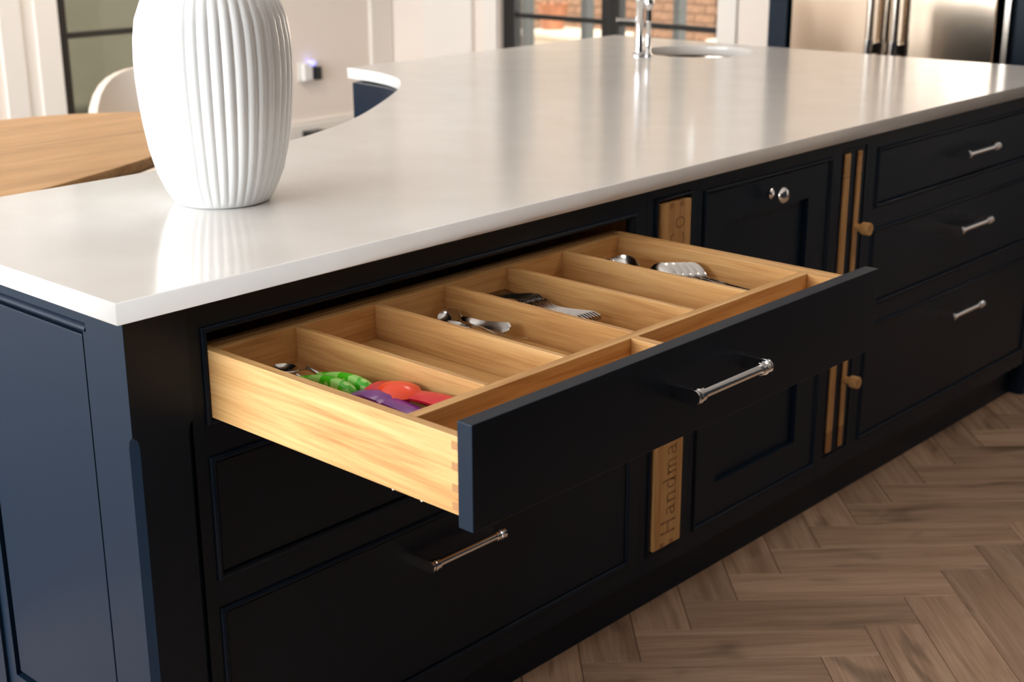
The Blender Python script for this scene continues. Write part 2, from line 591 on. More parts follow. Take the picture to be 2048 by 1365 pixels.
# ------------------------------------------------------------------ island: worktop
ZT, ZU = .92, .89
back = [(0, .708), (.30, .708), (.55, .712), (.75, .735), (.907, .777), (1.064, .836), (1.198, .905), (1.305, .973), (1.439, 1.067),
        (1.552, 1.152), (1.638, 1.228), (1.709, 1.308), (1.757, 1.402), (1.783, 1.507), (1.791, 1.612)]
curve = catmull([(x, y, 0) for x, y in back], 5)
outline = [(0, 0), (3.10, 0), (3.02, 1.615)] + [(p.x, p.y) for p in reversed(curve)]
SX, SY, SR = 2.79, 1.10, .168
hole = [(SX + SR * math.cos(2 * PI * i / 64), SY + SR * math.sin(2 * PI * i / 64)) for i in range(64)]
wt = plate('worktop', [outline, hole], ZU, ZT, QUARTZ, .0018, loc=(1.5, .7, ZU))
tag(wt, 'large white quartz worktop with a curved inner cut-out, on the navy island', 'worktop')

sk = bmesh.new()
lathe(sk, [(SR + .02, .884), (SR - .003, .8845), (SR - .006, .86), (SR - .012, .76), (SR - .05, .725), (.04, .718), (.0, .718)], (SX, SY, 0), n=48, cap=False)
so = obj('prep_sink', sk, BRUSHED, smooth=.7, loc=(SX, SY, .718))  # darker steel stands in for the shadow inside the bowl
md = so.modifiers.new('thick', 'SOLIDIFY')
md.thickness = .004
md.offset = 1
tag(so, 'round sink bowl set under the white worktop beside the chrome tap', 'sink')

# ------------------------------------------------------------------ island: cabinets
FY = .022          # face of the frames
DEP = .52

def frame_with_openings(x0, x1, z0, z1, ops, y0=FY, y1=FY + .022):
    """face frame as boxes around openings stacked in one column (ops: list of (ox0, ox1, oz0, oz1) from bottom to top)"""
    bs = []
    ox0, ox1 = ops[0][0], ops[0][1]
    bs.append((x0, ox0, y0, y1, z0, z1))
    bs.append((ox1, x1, y0, y1, z0, z1))
    zz = z0
    for o in ops:
        bs.append((ox0, ox1, y0, y1, zz, o[2]))
        zz = o[3]
    bs.append((ox0, ox1, y0, y1, zz, z1))
    return B(*bs)

def bead_bm(x0, x1, z0, z1, wd=.009, y=FY):
    """mitred half-round bead just inside an opening, standing proud of the frame"""
    bm = bmesh.new()
    prof = [(0, .006), (0, -.002), (.25 * wd, -.0042), (.5 * wd, -.005), (.75 * wd, -.0042), (wd, -.002), (wd, .016)]
    rings = []
    for sx, sz, cx, cz in ((1, 1, x0, z0), (-1, 1, x1, z0), (-1, -1, x1, z1), (1, -1, x0, z1)):
        rings.append([bm.verts.new((cx + sx * a, y + b, cz + sz * a)) for a, b in prof])
    for i in range(4):
        a, b = rings[i], rings[(i + 1) % 4]
        for k in range(len(prof) - 1):
            bm.faces.new((a[k], b[k], b[k + 1], a[k + 1]))
    return bm

def carcass(x0, x1, parent, m=None, z1=.888):
    t = .018
    obj('body', B((x0, x0 + t, FY + .022, FY + DEP, .10, z1), (x1 - t, x1, FY + .022, FY + DEP, .10, z1),
                  (x0 + t, x1 - t, FY + .022, FY + DEP, .10, .118), (x0 + t, x1 - t, FY + DEP - .012, FY + DEP, .118, z1),
                  (x0 + t, x1 - t, FY + .022, FY + DEP - .012, z1 - t, z1)), m or OAK[2], parent)

# bar handle (shared mesh; local origin at the middle, on the drawer face, pointing to -Y)
def handle_mesh():
    bm = bmesh.new()
    cc, proj = .083, .036
    for s in (-1, 1):
        # oblong flat post, its edges eased
        f0 = set(bm.faces)
        pts = []
        hh = .0095
        for k in range(9):
            a = PI / 2 + PI * k / 8
            pts.append((-proj - hh * -math.cos(a) * 1.0, hh * math.sin(a)))
        prof = [(0, -hh), (0, hh)] + [(-proj + hh * math.cos(PI / 2 + PI * k / 8), hh * math.sin(PI / 2 + PI * k / 8)) for k in range(9)]
        xa, xb = s * (cc + .0045), s * (cc - .0030)
        lo = [bm.verts.new((xa, y, z)) for y, z in prof]
        hi = [bm.verts.new((xb, y, z)) for y, z in prof]
        n = len(prof)
        for i in range(n):
            bm.faces.new((lo[i], lo[(i + 1) % n], hi[(i + 1) % n], hi[i]))
        bm.faces.new(lo)
        bm.faces.new(hi)
        bm.normal_update()
        es = {e for f in bm.faces if f not in f0 for e in f.edges if abs(e.calc_face_angle(0)) > .8 and not all(abs(v.co.y) < 1e-6 for v in e.verts)}
        bmesh.ops.bevel(bm, geom=list(es), offset=.0013, segments=2, affect='EDGES')
        lathe(bm, [(.0, 0), (.0105, 0), (.0108, s * -.0016), (.0098, s * -.002), (.0108, s * -.0026), (.0108, s * -.004), (.0095, s * -.0045),
                   (.0095, s * -.013), (.0085, s * -.014), (.0065, s * -.014)], (s * (cc - .0025), -proj, 0), 'x', 24, cap=False)
    lathe(bm, [(.0068, -cc), (.0068, cc)], (0, -proj, 0), 'x', 24)
    finish(bm, .6)
    me = bpy.data.meshes.new('handle')
    bm.to_mesh(me)
    bm.free()
    me.materials.append(CHROME)
    return me
HANDLE = handle_mesh()

def drawer_front(parent, x0, x1, z0, z1, hz, hx):
    d = obj('drawer', B((x0, x1, FY + .001, FY + .022, z0, z1)), NAVY, parent, bevel=.0012)
    h = place('handle', HANDLE, d, (hx, FY + .001, hz))
    h['label'] = 'chrome bar handle'
    return d

Z1 = (.143, .431)
Z2 = (.474, .664)
Z3 = (.711, .852)
G = .0025

def drawer_unit(x0, x1, ox0, ox1, label, closed, hx):
    t = thing('drawer_cabinet', label, 'cabinet', ((x0 + x1) / 2, FY + DEP / 2, .10), 'navy cabinets of the island front')
    carcass(x0, x1, t)
    obj('face_frame', frame_with_openings(x0, x1, .10, .888, [(ox0, ox1, *Z1), (ox0, ox1, *Z2), (ox0, ox1, *Z3)]), NAVY, t)
    for z in (Z1, Z2, Z3):
        obj('bead', bead_bm(ox0, ox1, *z), NAVY, t, smooth=.9)
    for z, hz in closed:
        drawer_front(t, ox0 + .009 + G, ox1 - .009 - G, z[0] + .009 + G, z[1] - .009 - G, hz, hx)
    return t

cabL = drawer_unit(.115, 1.125, .137, 1.091, 'navy drawer cabinet at the island corner with its top drawer pulled open', [(Z1, .364), (Z2, .598)], .607)
cabR = drawer_unit(1.945, 2.925, 1.976, 2.905, 'navy three-drawer cabinet with all drawers shut, at the far right of the island', [(Z1, .373), (Z2, .597), (Z3, .787)], 2.441)

# ---- the open drawer: front panel + oak box
DX0, DX1 = .142, 1.061
dr = obj('drawer', B((DX0, DX1, -.483, -.459, .708, .841)), NAVY, cabL, bevel=.0012, label='open drawer, navy front and oak box with cutlery dividers')
h = place('handle', HANDLE, dr, (.604, -.483, .781))
h['label'] = 'chrome bar handle'
BX0, BX1, BZ0, BZ1, BY0, BY1 = .1445, 1.060, .722, .820, -.4585, .050
FZ = .765
obj('drawer_side', B((BX0, BX0 + .014, BY0, BY1, BZ0, BZ1)), OAK[1], dr, bevel=.001)
obj('drawer_side', B((BX1 - .014, BX1, BY0, BY1, BZ0, BZ1)), OAK[1], dr, bevel=.001)
obj('drawer_back', B((BX0 + .014, BX1 - .014, BY1 - .014, BY1, BZ0, BZ1)), OAK[0], dr, bevel=.001)
obj('drawer_box_front', B((BX0 + .014, BX1 - .014, BY0, BY0 + .013, BZ0, BZ1 - .003)), OAK[0], dr, bevel=.001)
obj('drawer_bottom', B((BX0 + .014, BX1 - .014, BY0 + .013, BY1 - .014, FZ - .01, FZ)), OAK[1], dr)
IX0, IX1 = BX0 + .014, 1.030
obj('insert_back', B((IX0, IX1, .014, .026, FZ, BZ1 - .001)), OAK[0], dr, bevel=.0008)
obj('insert_side', B((IX1, BX1 - .0145, -.445, .026, FZ, BZ1 - .001)), OAK[1], dr, bevel=.0008)
DIV = (.294, .4455, .592, .738, .877)
for x in DIV:
    obj('divider', B((x, x + .0095, -.358, .014, FZ, BZ1 - .001)), OAK[1], dr, bevel=.0008)
obj('cross_divider', B((IX0, IX1, -.374, -.358, FZ, BZ1 - .001)), OAK[0], dr, bevel=.0008)
obj('divider', B((.570, .586, -.4455, -.374, FZ, BZ1 - .001)), OAK[1], dr, bevel=.0008)
for z in (.727, .750, .777, .803):
    obj('dovetail_pin', B((BX0 - .0003, BX0 + .003, -.4583, -.4475, z, z + .010)), OAK_DARK, dr)
for y in (-.39, -.34):
    cl = bmesh.new()
    lathe(cl, [(.0018, -.004), (.0018, 0)], (BX0 + .006, y, .722), n=8)
    obj('runner_clip', cl, WHTPLASTIC, dr)

# ---- slim pull-out with an engraved oak front
tabu = thing('pull_out_cabinet', 'slim navy pull-out with an engraved oak front, left of the panelled door', 'cabinet', (1.205, FY + DEP / 2, .10), 'navy cabinets of the island front')
carcass(1.1255, 1.2845, tabu, NAVY)
obj('face_frame', frame_with_openings(1.1255, 1.2845, .10, .888, [(1.148, 1.262, .136, .866)]), NAVY, tabu)
obj('bead', bead_bm(1.148, 1.262, .136, .866, .007), NAVY, tabu, smooth=.9)
TY = FY - .010
tf = obj('pull_out_front', B((1.1615, 1.2485, TY, FY + .03, .148, .854)), OAK[2], tabu, bevel=.0012)
obj('front_edge_strip', B((1.1585, 1.1612, TY + .001, FY + .03, .148, .854)), OAK[2], tabu)
for zz in (.1485, .8435):
    for x in (1.180, 1.212):
        obj('dovetail_pin', B((x, x + .012, TY - .0003, TY + .004, zz, zz + .010)), OAK_DARK, tabu)

def strokes_to_mesh(name, strokes, baseline_x, z_start, size, wd, y, m, parent):
    """lettering that reads upwards: pen x -> +Z, pen y -> -X"""
    bm = bmesh.new()
    for st in strokes:
        P = [Vector(p) for p in st]
        L, R = [], []
        for i, p in enumerate(P):
            t = (P[min(i + 1, len(P) - 1)] - P[max(i - 1, 0)]).normalized()
            n = Vector((-t.y, t.x))
            L.append(p + n * wd / 2)
            R.append(p - n * wd / 2)
        def to3(q, yy):
            return (baseline_x - q.y * size, yy, z_start + q.x * size)
        rows = [[bm.verts.new(to3(q, yy)) for q in Q] for Q, yy in ((L, y), (R, y), (R, y + .0012), (L, y + .0012))]
        for a in range(4):
            b = (a + 1) % 4
            for i in range(len(P) - 1):
                bm.faces.new((rows[a][i], rows[a][i + 1], rows[b][i + 1], rows[b][i]))
        bm.faces.new([rows[k][0] for k in range(4)])
        bm.faces.new([rows[k][-1] for k in (3, 2, 1, 0)])
    return obj(name, bm, m, parent)

def arc(cx, cy, rx, ry, a0, a1, n=10):
    return [(cx + rx * math.cos(math.radians(a0 + (a1 - a0) * i / n)), cy + ry * math.sin(math.radians(a0 + (a1 - a0) * i / n))) for i in range(n + 1)]

def glyph(ch):
    sf = .07
    def serif(x, y):
        return [(x - sf, y), (x + sf, y)]
    if ch == 'H':
        return [[(.14, 0), (.14, 1)], [(.70, 0), (.70, 1)], [(.14, .52), (.70, .52)], serif(.14, 0), serif(.14, 1), serif(.70, 0), serif(.70, 1)], .90
    if ch == 'a':
        return [arc(.28, .45, .17, .2, 150, 0, 8) + [(.45, .1), (.50, .0), (.56, .03)], [(.45, .36)] + arc(.26, .17, .17, .17, 90, 270, 8) + [(.45, .12)]], .62
    if ch == 'n':
        return [[(.12, 0), (.12, .63)], [(.12, .45)] + arc(.32, .42, .18, .2, 140, 0, 8) + [(.50, 0)], serif(.12, 0), serif(.50, 0), [(.03, .60), (.12, .63)]], .68
    if ch == 'd':
        return [[(.50, 0), (.50, 1.02)], arc(.29, .31, .21, .32, 60, 360, 14) + [(.50, .4)], [(.41, .99), (.50, 1.02)], serif(.54, 0)], .68
    if ch == 'm':
        return [[(.12, 0), (.12, .63)], [(.12, .45)] + arc(.28, .44, .15, .18, 140, 0, 8) + [(.43, 0)], [(.43, .45)] + arc(.59, .44, .15, .18, 140, 0, 8) + [(.74, 0)],
                serif(.12, 0), serif(.43, 0), serif(.74, 0), [(.03, .60), (.12, .63)]], .92
    if ch == 'e':
        return [[(.11, .34), (.49, .34)] + arc(.30, .32, .20, .31, 0, 300, 14)], .60
    if ch == 'C':
        return [arc(.48, .5, .38, .5, 50, 310, 18), [(.73, .88), (.75, .72)]], .86
    if ch == 'o':
        return [arc(.32, .31, .23, .31, 0, 360, 18)], .66

def word(txt, bx, z, size, y, m, parent):
    st, x = [], 0.0
    for ch in txt:
        g, adv = glyph(ch)
        st += [[(px + x, py) for px, py in s] for s in g]
        x += adv + .06
    return strokes_to_mesh('engraved_lettering', st, bx, z, size, .085, y, m, parent)

word('Handmade', 1.2265, .172, .0415, TY - .0004, OAK_CARVE_SHADE, tabu)
word('Co', 1.2265, .762, .0415, TY - .0004, OAK_CARVE_SHADE, tabu)

# ---- panelled door unit
du = thing('door_cabinet', 'navy cabinet with one panelled door and a round chrome knob', 'cabinet', (1.54, FY + DEP / 2, .10), 'navy cabinets of the island front')
carcass(1.285, 1.7995, du)
DO = (1.302, 1.778, .140, .858)
obj('face_frame', frame_with_openings(1.285, 1.7995, .10, .888, [DO]), NAVY, du)
obj('bead', bead_bm(*DO, .007), NAVY, du, smooth=.9)
dx0, dx1, dz0, dz1 = DO[0] + .0095, DO[1] - .0095, DO[2] + .0095, DO[3] - .0095
px0, px1, pz0, pz1 = 1.384, 1.690, .224, .782
dd = obj('door', B((dx0, px0, FY + .001, FY + .022, dz0, dz1), (px1, dx1, FY + .001, FY + .022, dz0, dz1),
                   (px0, px1, FY + .001, FY + .022, dz0, pz0), (px0, px1, FY + .001, FY + .022, pz1, dz1)), NAVY, du)
obj('door_panel', B((px0 - .004, px1 + .004, FY + .012, FY + .019, pz0 - .004, pz1 + .004)), NAVY, dd)
kb = bmesh.new()
lathe(kb, [(0, 0), (.010, 0), (.0115, -.003), (.0075, -.007), (.0055, -.012), (.0055, -.02), (.008, -.023), (.0145, -.025), (.0175, -.029), (.0165, -.034), (.011, -.038), (0, -.0395)],
      (1.541, FY + .001, .815), 'y', 28, cap=False)
obj('knob', kb, CHROME, dd, smooth=.8, label='round chrome knob')

# ---- slim unit with two oak battens and pegs
bu = thing('pull_out_cabinet', 'slim navy unit with two upright oak battens and round oak pegs', 'cabinet', (1.872, FY + DEP / 2, .10), 'navy cabinets of the island front')
carcass(1.80, 1.9445, bu, NAVY)
obj('face_frame', frame_with_openings(1.80, 1.9445, .10, .888, [(1.817, 1.926, .145, .866)]), NAVY, bu)
obj('pull_out_front', B((1.8185, 1.9245, FY + .002, FY + .02, .1465, .8645)), NAVY, bu)
def batten(x0, x1, y0):
    b = obj('batten', B((x0, x1, y0, FY + .002, .205, .802)), OAK[2], bu, bevel=.0015)
    for z0, z1 in ((.1545, .2045), (.8025, .856)):
        e = B((x0, x1, y0, FY + .002, z0, z1))
        obj('batten_end', e, OAK_DARK if z0 < .5 else OAK[0], b, bevel=.002)
    return b
b1 = batten(1.829, 1.8515, FY - .004)
b2 = batten(1.8855, 1.9035, FY - .003)
for z in (.683, .32):
    pg = bmesh.new()
    lathe(pg, [(0, 0), (.0085, 0), (.0085, -.014), (.0135, -.016), (.0145, -.019), (.0145, -.034), (.0135, -.036), (0, -.036)], (1.8945, FY - .003, z), 'y', 24, cap=False)
    obj('peg', pg, OAK[1], b2, smooth=.7)

# ---- plinth
tag(obj('plinth', B((.10, 2.945, .058, .076, 0, .0995)), NAVY, bevel=.001, loc=(1.5, .066, 0)), 'long dark navy plinth along the foot of the island', 'plinth')

# ---- end panel with corner post
def post_bm(x0, x1, y0, y1, mirror=False):
    """square post, its front corners chamfered below a stop"""
    bm = bmesh.new()
    c = .010
    sq = lambda k: [(x0 + k, y0), (x1 - k, y0), (x1, y0 + k), (x1, y1), (x0, y1), (x0, y0 + k)]
    lev = [(0, c), (.712, c), (.722, c * .75), (.7275, c * .25), (.729, .0002), (.888, .0002)]
    rings = [[bm.verts.new((x, y, z)) for x, y in sq(k)] for z, k in lev]
    for a, b in zip(rings, rings[1:]):
        for i in range(6):
            bm.faces.new((a[i], a[(i + 1) % 6], b[(i + 1) % 6], b[i]))
    bm.faces.new(rings[0])
    bm.faces.new(rings[-1])
    return bm
ep = thing('end_panel', 'blue-lit panelled end of the navy island with its corner post', 'cabinet panel', (.06, .29, 0))
obj('corner_post', post_bm(.018, .1145, .018, .108), NAVY, ep)
obj('corner_post', B((.018, .1145, .462, .562, 0, .888)), NAVY, ep)
PX = .024
py0, py1, pz0, pz1 = .126, .437, .205, .852
obj('panel_frame', B((PX, PX + .02, .108, py0, 0, .888), (PX, PX + .02, py1, .462, 0, .888), (PX, PX + .02, py0, py1, 0, pz0), (PX, PX + .02, py0, py1, pz1, .888)), NAVY, ep)
obj('panel_backing', B((PX + .014, PX + .018, py0 - .003, py1 + .003, pz0 - .003, pz1 + .003)), NAVY, ep)
obj('recessed_panel', B((PX + .003, PX + .014, py0 + .009, py1 - .009, pz0 + .009, pz1 - .007)), NAVY, ep, bevel=.0015)
mb = bmesh.new()
prof = [(0, 0), (-.005, .003), (-.006, .007), (-.003, .011), (0, .013)]
r0 = [mb.verts.new((PX + a, py0 - .014, pz1 + b)) for a, b in prof]
r1 = [mb.verts.new((PX + a, py1 + .014, pz1 + b)) for a, b in prof]
for k in range(4):
    mb.faces.new((r0[k], r0[k + 1], r1[k + 1], r1[k]))
mb.faces.new(r0)
mb.faces.new(r1)
mb.faces.new((r0[0], r0[-1], r1[-1], r1[0]))
obj('panel_bead', mb, NAVY, ep, smooth=.9)
ep2 = thing('end_panel', 'far right end of the navy island, its corner post running down to the floor', 'cabinet panel', (3.0, .6, 0))
obj('corner_post', post_bm(2.936, 3.03, .018, .108), NAVY, ep2)
obj('panel_frame', B((2.99, 3.0, .108, 1.54, 0, .888)), NAVY, ep2)

# ---- curved back of the island
pts = [(.1145, .568), (.45, .570), (.70, .59), (.95, .67), (1.15, .775), (1.35, .92), (1.53, 1.075), (1.66, 1.225), (1.722, 1.36), (1.742, 1.47), (1.747, 1.54)]
cv = [Vector((p.x, p.y)) for p in catmull([(x, y, 0) for x, y in pts], 4)]
cv += [Vector((1.80, 1.56)), Vector((2.99, 1.56))]
inner = []
for i, p in enumerate(cv):
    t = (cv[min(i + 1, len(cv) - 1)] - cv[max(i - 1, 0)]).normalized()
    inner.append(p + Vector((t.y, -t.x)) * .02)
cbm = bmesh.new()
prism_pts = [(p.x, p.y) for p in cv] + [(p.x, p.y) for p in reversed(inner)]
n = len(cv)
for z0, z1 in ((.0, .888),):
    rows = []
    for L in (cv, inner):
        rows.append(([cbm.verts.new((p.x, p.y, z0)) for p in L], [cbm.verts.new((p.x, p.y, z1)) for p in L]))
    (al, ah), (bl, bh) = rows
    for i in range(n - 1):
        cbm.faces.new((al[i], al[i + 1], ah[i + 1], ah[i]))
        cbm.faces.new((bl[i], bl[i + 1], bh[i + 1], bh[i]))
        cbm.faces.new((ah[i], ah[i + 1], bh[i + 1], bh[i]))
        cbm.faces.new((al[i], al[i + 1], bl[i + 1], bl[i]))
    for i in (0, -1):
        cbm.faces.new((al[i], ah[i], bh[i], bl[i]))
tag(obj('curved_panel', cbm, NAVY, smooth=.5, loc=(1.5, 1.0, 0)), 'curved navy panel under the inner cut-out of the white worktop', 'cabinet panel')

# ------------------------------------------------------------------ vase
def vase():
    prof = [(.060, .0), (.0735, .0), (.0795, .0035), (.085, .012), (.0925, .026), (.1035, .052), (.1135, .092), (.1195, .130), (.1235, .165), (.1262, .200), (.127, .232), (.1252, .268),
            (.1205, .298), (.110, .325), (.092, .346), (.074, .358), (.063, .366), (.058, .380), (.060, .400), (.066, .412),
            (.062, .4125), (.054, .400), (.052, .380), (.056, .364), (.085, .345), (.112, .298), (.118, .232), (.105, .092), (.078, .012), (0.0, .010)]
    N, per = 42, 8
    bm = bmesh.new()
    rings = []
    for j, (r, z) in enumerate(prof):
        out = 2 <= j <= 15
        k = min(1, max(0, (z - .002) / .02)) * min(1, max(0, (.362 - z) / .03)) if out else 0
        ring = []
        for i in range(N * per):
            a = 2 * PI * i / (N * per)
            ph = (i % per) / per
            rib = abs(math.sin(PI * ph)) ** .75       # rounded ribs, sharp valleys
            rr = r - k * .0034 * (1 - rib) * (r / .12)
            ring.append(bm.verts.new((.465 + rr * math.cos(a), .405 + rr * math.sin(a), ZT + z)))
        rings.append(ring)
    M = N * per
    for a, b in zip(rings, rings[1:]):
        for i in range(M):
            bm.faces.new((a[i], a[(i + 1) % M], b[(i + 1) % M], b[i]))
    bm.faces.new(rings[0])
    return tag(obj('vase', bm, CERAMIC, smooth=1.2, loc=(.465, .405, ZT)), 'white ribbed ceramic vase standing on the worktop', 'vase')
vase()

# ------------------------------------------------------------------ tap
TX, TYY = 2.558, 1.152
tp = thing('tap', 'chrome kitchen tap with side lever and spray handset on the worktop', 'tap', (TX, TYY, ZT))
b = bmesh.new()
lathe(b, [(.0, 0), (.022, 0), (.022, .006), (.019, .010), (.014, .014), (.014, .018), (.0125, .022), (.0125, .155), (.016, .160), (.017, .180), (.013, .190), (.0115, .196), (.0115, .30)], (TX, TYY, ZT), n=28, cap=False)
obj('column', b, CHROME, tp, smooth=.7)
b = bmesh.new()
arcp = [(TX, TYY, ZT + .29)] + [(TX + .105 - .105 * math.cos(PI * k / 14), TYY - .03 * (1 - math.cos(PI * k / 14)), ZT + .31 + .105 * math.sin(PI * k / 14)) for k in range(15)] + [(TX + .21, TYY - .06, ZT + .26)]
tube(b, arcp, .011, 16)
obj('spout', b, CHROME, tp, smooth=.7)
b = bmesh.new()
lx, ly = RT.x, RT.y
tube(b, [(TX, TYY, ZT + .108), (TX - .03 * lx, TYY - .03 * ly, ZT + .109), (TX - .066 * lx, TYY - .066 * ly, ZT + .110), (TX - .072 * lx, TYY - .072 * ly, ZT + .110)], [.006, .0042, .0042, .007], 12)
obj('lever', b, CHROME, tp, smooth=.7)
hx, hy = TX + .026 * lx, TYY + .026 * ly
b = bmesh.new()
lathe(b, [(0, 0), (.013, 0), (.013, .006), (.0085, .012), (.008, .10), (.0095, .102), (.0095, .106), (0, .106)], (hx, hy, ZT), n=20, cap=False)
obj('handset_stem', b, CHROME, tp, smooth=.7)
b = bmesh.new()
lathe(b, [(0, .104), (.0085, .104), (.0085, .138), (0, .138)], (hx, hy, ZT), n=20, cap=False)
obj('handset_grip', b, BLKPLASTIC, tp, smooth=.7)
b = bmesh.new()
lathe(b, [(0, .137), (.009, .138), (.0145, .150), (.0155, .162), (.0125, .174), (.008, .182), (.006, .23), (0, .232)], (hx, hy, ZT), n=20, cap=False)
obj('handset_head', b, CHROME, tp, smooth=.9)

# ------------------------------------------------------------------ cutlery
def grid_mesh(rows, thick, m, name, close=None):
    """rows: list of lists of points; gives a thin, smooth sheet with real thickness"""
    bm = bmesh.new()
    add_grid(bm, rows)
    return sheet(bm, thick, m, name)

def add_grid(bm, rows):
    vs = [[bm.verts.new(p) for p in r] for r in rows]
    for a, b in zip(vs, vs[1:]):
        for i in range(len(a) - 1):
            bm.faces.new((a[i], a[i + 1], b[i + 1], b[i]))

def sheet(bm, thick, m, name):
    bmesh.ops.remove_doubles(bm, verts=bm.verts, dist=1e-6)
    bmesh.ops.recalc_face_normals(bm, faces=bm.faces)
    bmesh.ops.solidify(bm, geom=bm.faces[:], thickness=thick)
    finish(bm, 1.0)
    me = bpy.data.meshes.new(name)
    bm.to_mesh(me)
    bm.free()
    me.materials.append(m)
    return me

def handle_rows(y_start, y_end, w0, w1, zf, n=12, flip=1):
    rows = []
    for i in range(n + 1):
        t = i / n
        y = y_start + (y_end - y_start) * t
        hw = w0 + (w1 - w0) * (t ** 1.6)
        if t > .9:
            hw *= math.sqrt(max(.05, 1 - ((t - .9) / .1) ** 2 * .9))
        rows.append([(hw * s, y, zf(y) - .0006 * (1 - s * s) * 0 + .0008 * (1 - abs(s))) for s in (-1, -.5, 0, .5, 1)])
    return rows

def spoon_mesh(L=.175, bl=.055, bw=.018, depth=.009, he=.0105):
    """along -Y from the bowl tip at y=0 to the handle end at y=-L"""
    zf = lambda y: .012 * math.exp(-((y + bl + .012) / .022) ** 2) * .6 + .002 + .010 * max(0, (-y - bl) / (L - bl)) ** 1.3 * .6
    bm = bmesh.new()
    rows = []
    n = 12
    for i in range(n + 1):
        t = i / n
        y = -bl * t
        hw = bw * (math.sin(PI * min(1, t * .98 + .01)) ** .55) * (1.08 - .16 * t)
        if t > .9:
            hw = max(hw, .0038)
        hw = max(hw, .0012)
        dz = depth * math.sin(PI * t) ** .7
        ease = t ** 6
        rows.append([(hw * s, y, (zf(y) * ease + .0085 * (1 - ease)) - dz * (1 - s * s)) for s in (-1, -.8, -.5, -.2, .2, .5, .8, 1)])
    add_grid(bm, rows)
    hr = handle_rows(-bl, -L, .0036, he, zf, 12)
    add_grid(bm, hr)
    return sheet(bm, .0014, STEEL, 'spoon')

def fork_mesh(L=.195, hl=.072, hw=.0125):
    zf = lambda y: (.004 + .017 * math.exp(-((y + hl * .95) / .026) ** 2) + .007 * math.exp(-(y / .02) ** 2) + .006 * max(0, (-y - hl) / (L - hl)) ** 1.5)
    bm = bmesh.new()
    tl = .042
    for k in range(4):
        xc = (-1.5 + k) * hw * .52
        rows = []
        for i in range(7):
            t = i / 6
            y = -tl * t
            r = .0009 + .0009 * t
            rows.append([(xc - r, y, zf(y)), (xc + r, y, zf(y))])
        add_grid(bm, rows)
    rows = []
    for i in range(7):
        t = i / 6
        y = -tl - (hl - tl) * t
        ww = hw * (1 - t) ** .6 * (1 - .1 * t) + .0036 * t if t > 0 else hw
        ww = max(ww, .0036)
        rows.append([(ww * s, y, zf(y) - .002 * (1 - s * s)) for s in (-1, -.6, -.2, .2, .6, 1)])
    add_grid(bm, rows)
    add_grid(bm, handle_rows(-hl, -L, .0036, .0105, zf, 12))
    return sheet(bm, .0016, STEEL, 'fork')

def knife_mesh(L=.21):
    bm = bmesh.new()
    for prof in ([(-.009, 0, -.004), (-.004, .003, -.004), (.006, .004, -.02), (.009, -.02, -.1), (.006, -.108, -.108), (-.008, -.108, -.108)],):
        pass
    pts = [(0, 0), (.006, -.004), (.0095, -.018), (.0105, -.06), (.009, -.100), (.006, -.108), (.0075, -.115), (.0095, -.16), (.0105, -.2), (.006, -.21),
           (-.006, -.21), (-.0095, -.2), (-.008, -.16), (-.0065, -.115), (-.006, -.108), (-.006, -.02)]
    prism(bm, pts, 0, .004)
    bmesh.ops.bevel(bm, geom=bm.edges[:], offset=.0012, segments=1, affect='EDGES')
    finish(bm, .8)
    me = bpy.data.meshes.new('knife')
    bm.to_mesh(me)
    bm.free()
    me.materials.append(STEEL)
    return me

SPOON, TEASPOON, FORK, KNIFE = spoon_mesh(.19, .060, .0205, .010, .0078), spoon_mesh(.15, .046, .0155, .008), fork_mesh(), knife_mesh()

def put(name, me, label, cat, loc, rz=0, tilt=0, pitch=0, group=None):
    o = bpy.data.objects.new(name, me)
    C.objects.link(o)
    o.matrix_world = Matrix.Translation(loc) @ Matrix.Rotation(rz, 4, 'Z') @ Matrix.Rotation(pitch, 4, 'X') @ Matrix.Rotation(tilt, 4, 'Y')
    return tag(o, label, cat, group)

R = math.radians
# forks lying on edge, nested side by side
names = ['first', 'second', 'third', 'fourth', 'fifth', 'sixth', 'seventh', 'eighth', 'ninth']
for i in range(9):
    lab = 'steel fork nested in the row of forks, %s counted from the fork compartment\'s right wall' % names[8 - i]
    put('fork', FORK, lab, 'fork', (.652 + i * .0058, -.002 - i * .001, FZ + .0135), R(1.5), R(62), 0, 'row of nested forks')
# teaspoons in the third compartment
put('teaspoon', TEASPOON, 'teaspoon with its bowl nearest the left divider, in the teaspoon compartment', 'spoon', (.500, .008, FZ + .003), R(3), R(8), 0, 'teaspoons in the drawer')
put('teaspoon', TEASPOON, 'teaspoon in the middle of the teaspoon compartment', 'spoon', (.524, .002, FZ + .004), R(-2), R(-14), 0, 'teaspoons in the drawer')
put('teaspoon', TEASPOON, 'teaspoon resting bowl-up against the right wall of its compartment', 'spoon', (.566, -.004, FZ + .010), R(1), R(-42), R(-3), 'teaspoons in the drawer')
put('teaspoon', TEASPOON, 'teaspoon lying lowest, its handle reaching furthest to the front', 'spoon', (.540, -.042, FZ + .010), R(8), R(12), R(1), 'teaspoons in the drawer')
# knives in the fifth compartment
put('knife', KNIFE, 'steel table knife whose handle end shows in the fifth compartment', 'knife', (.838, -.008, FZ + .002), R(1), 0, 0, 'knives in the drawer')
put('knife', KNIFE, 'steel table knife lying beside another, nearer the left divider', 'knife', (.806, -.010, FZ + .002), R(0), 0, 0, 'knives in the drawer')
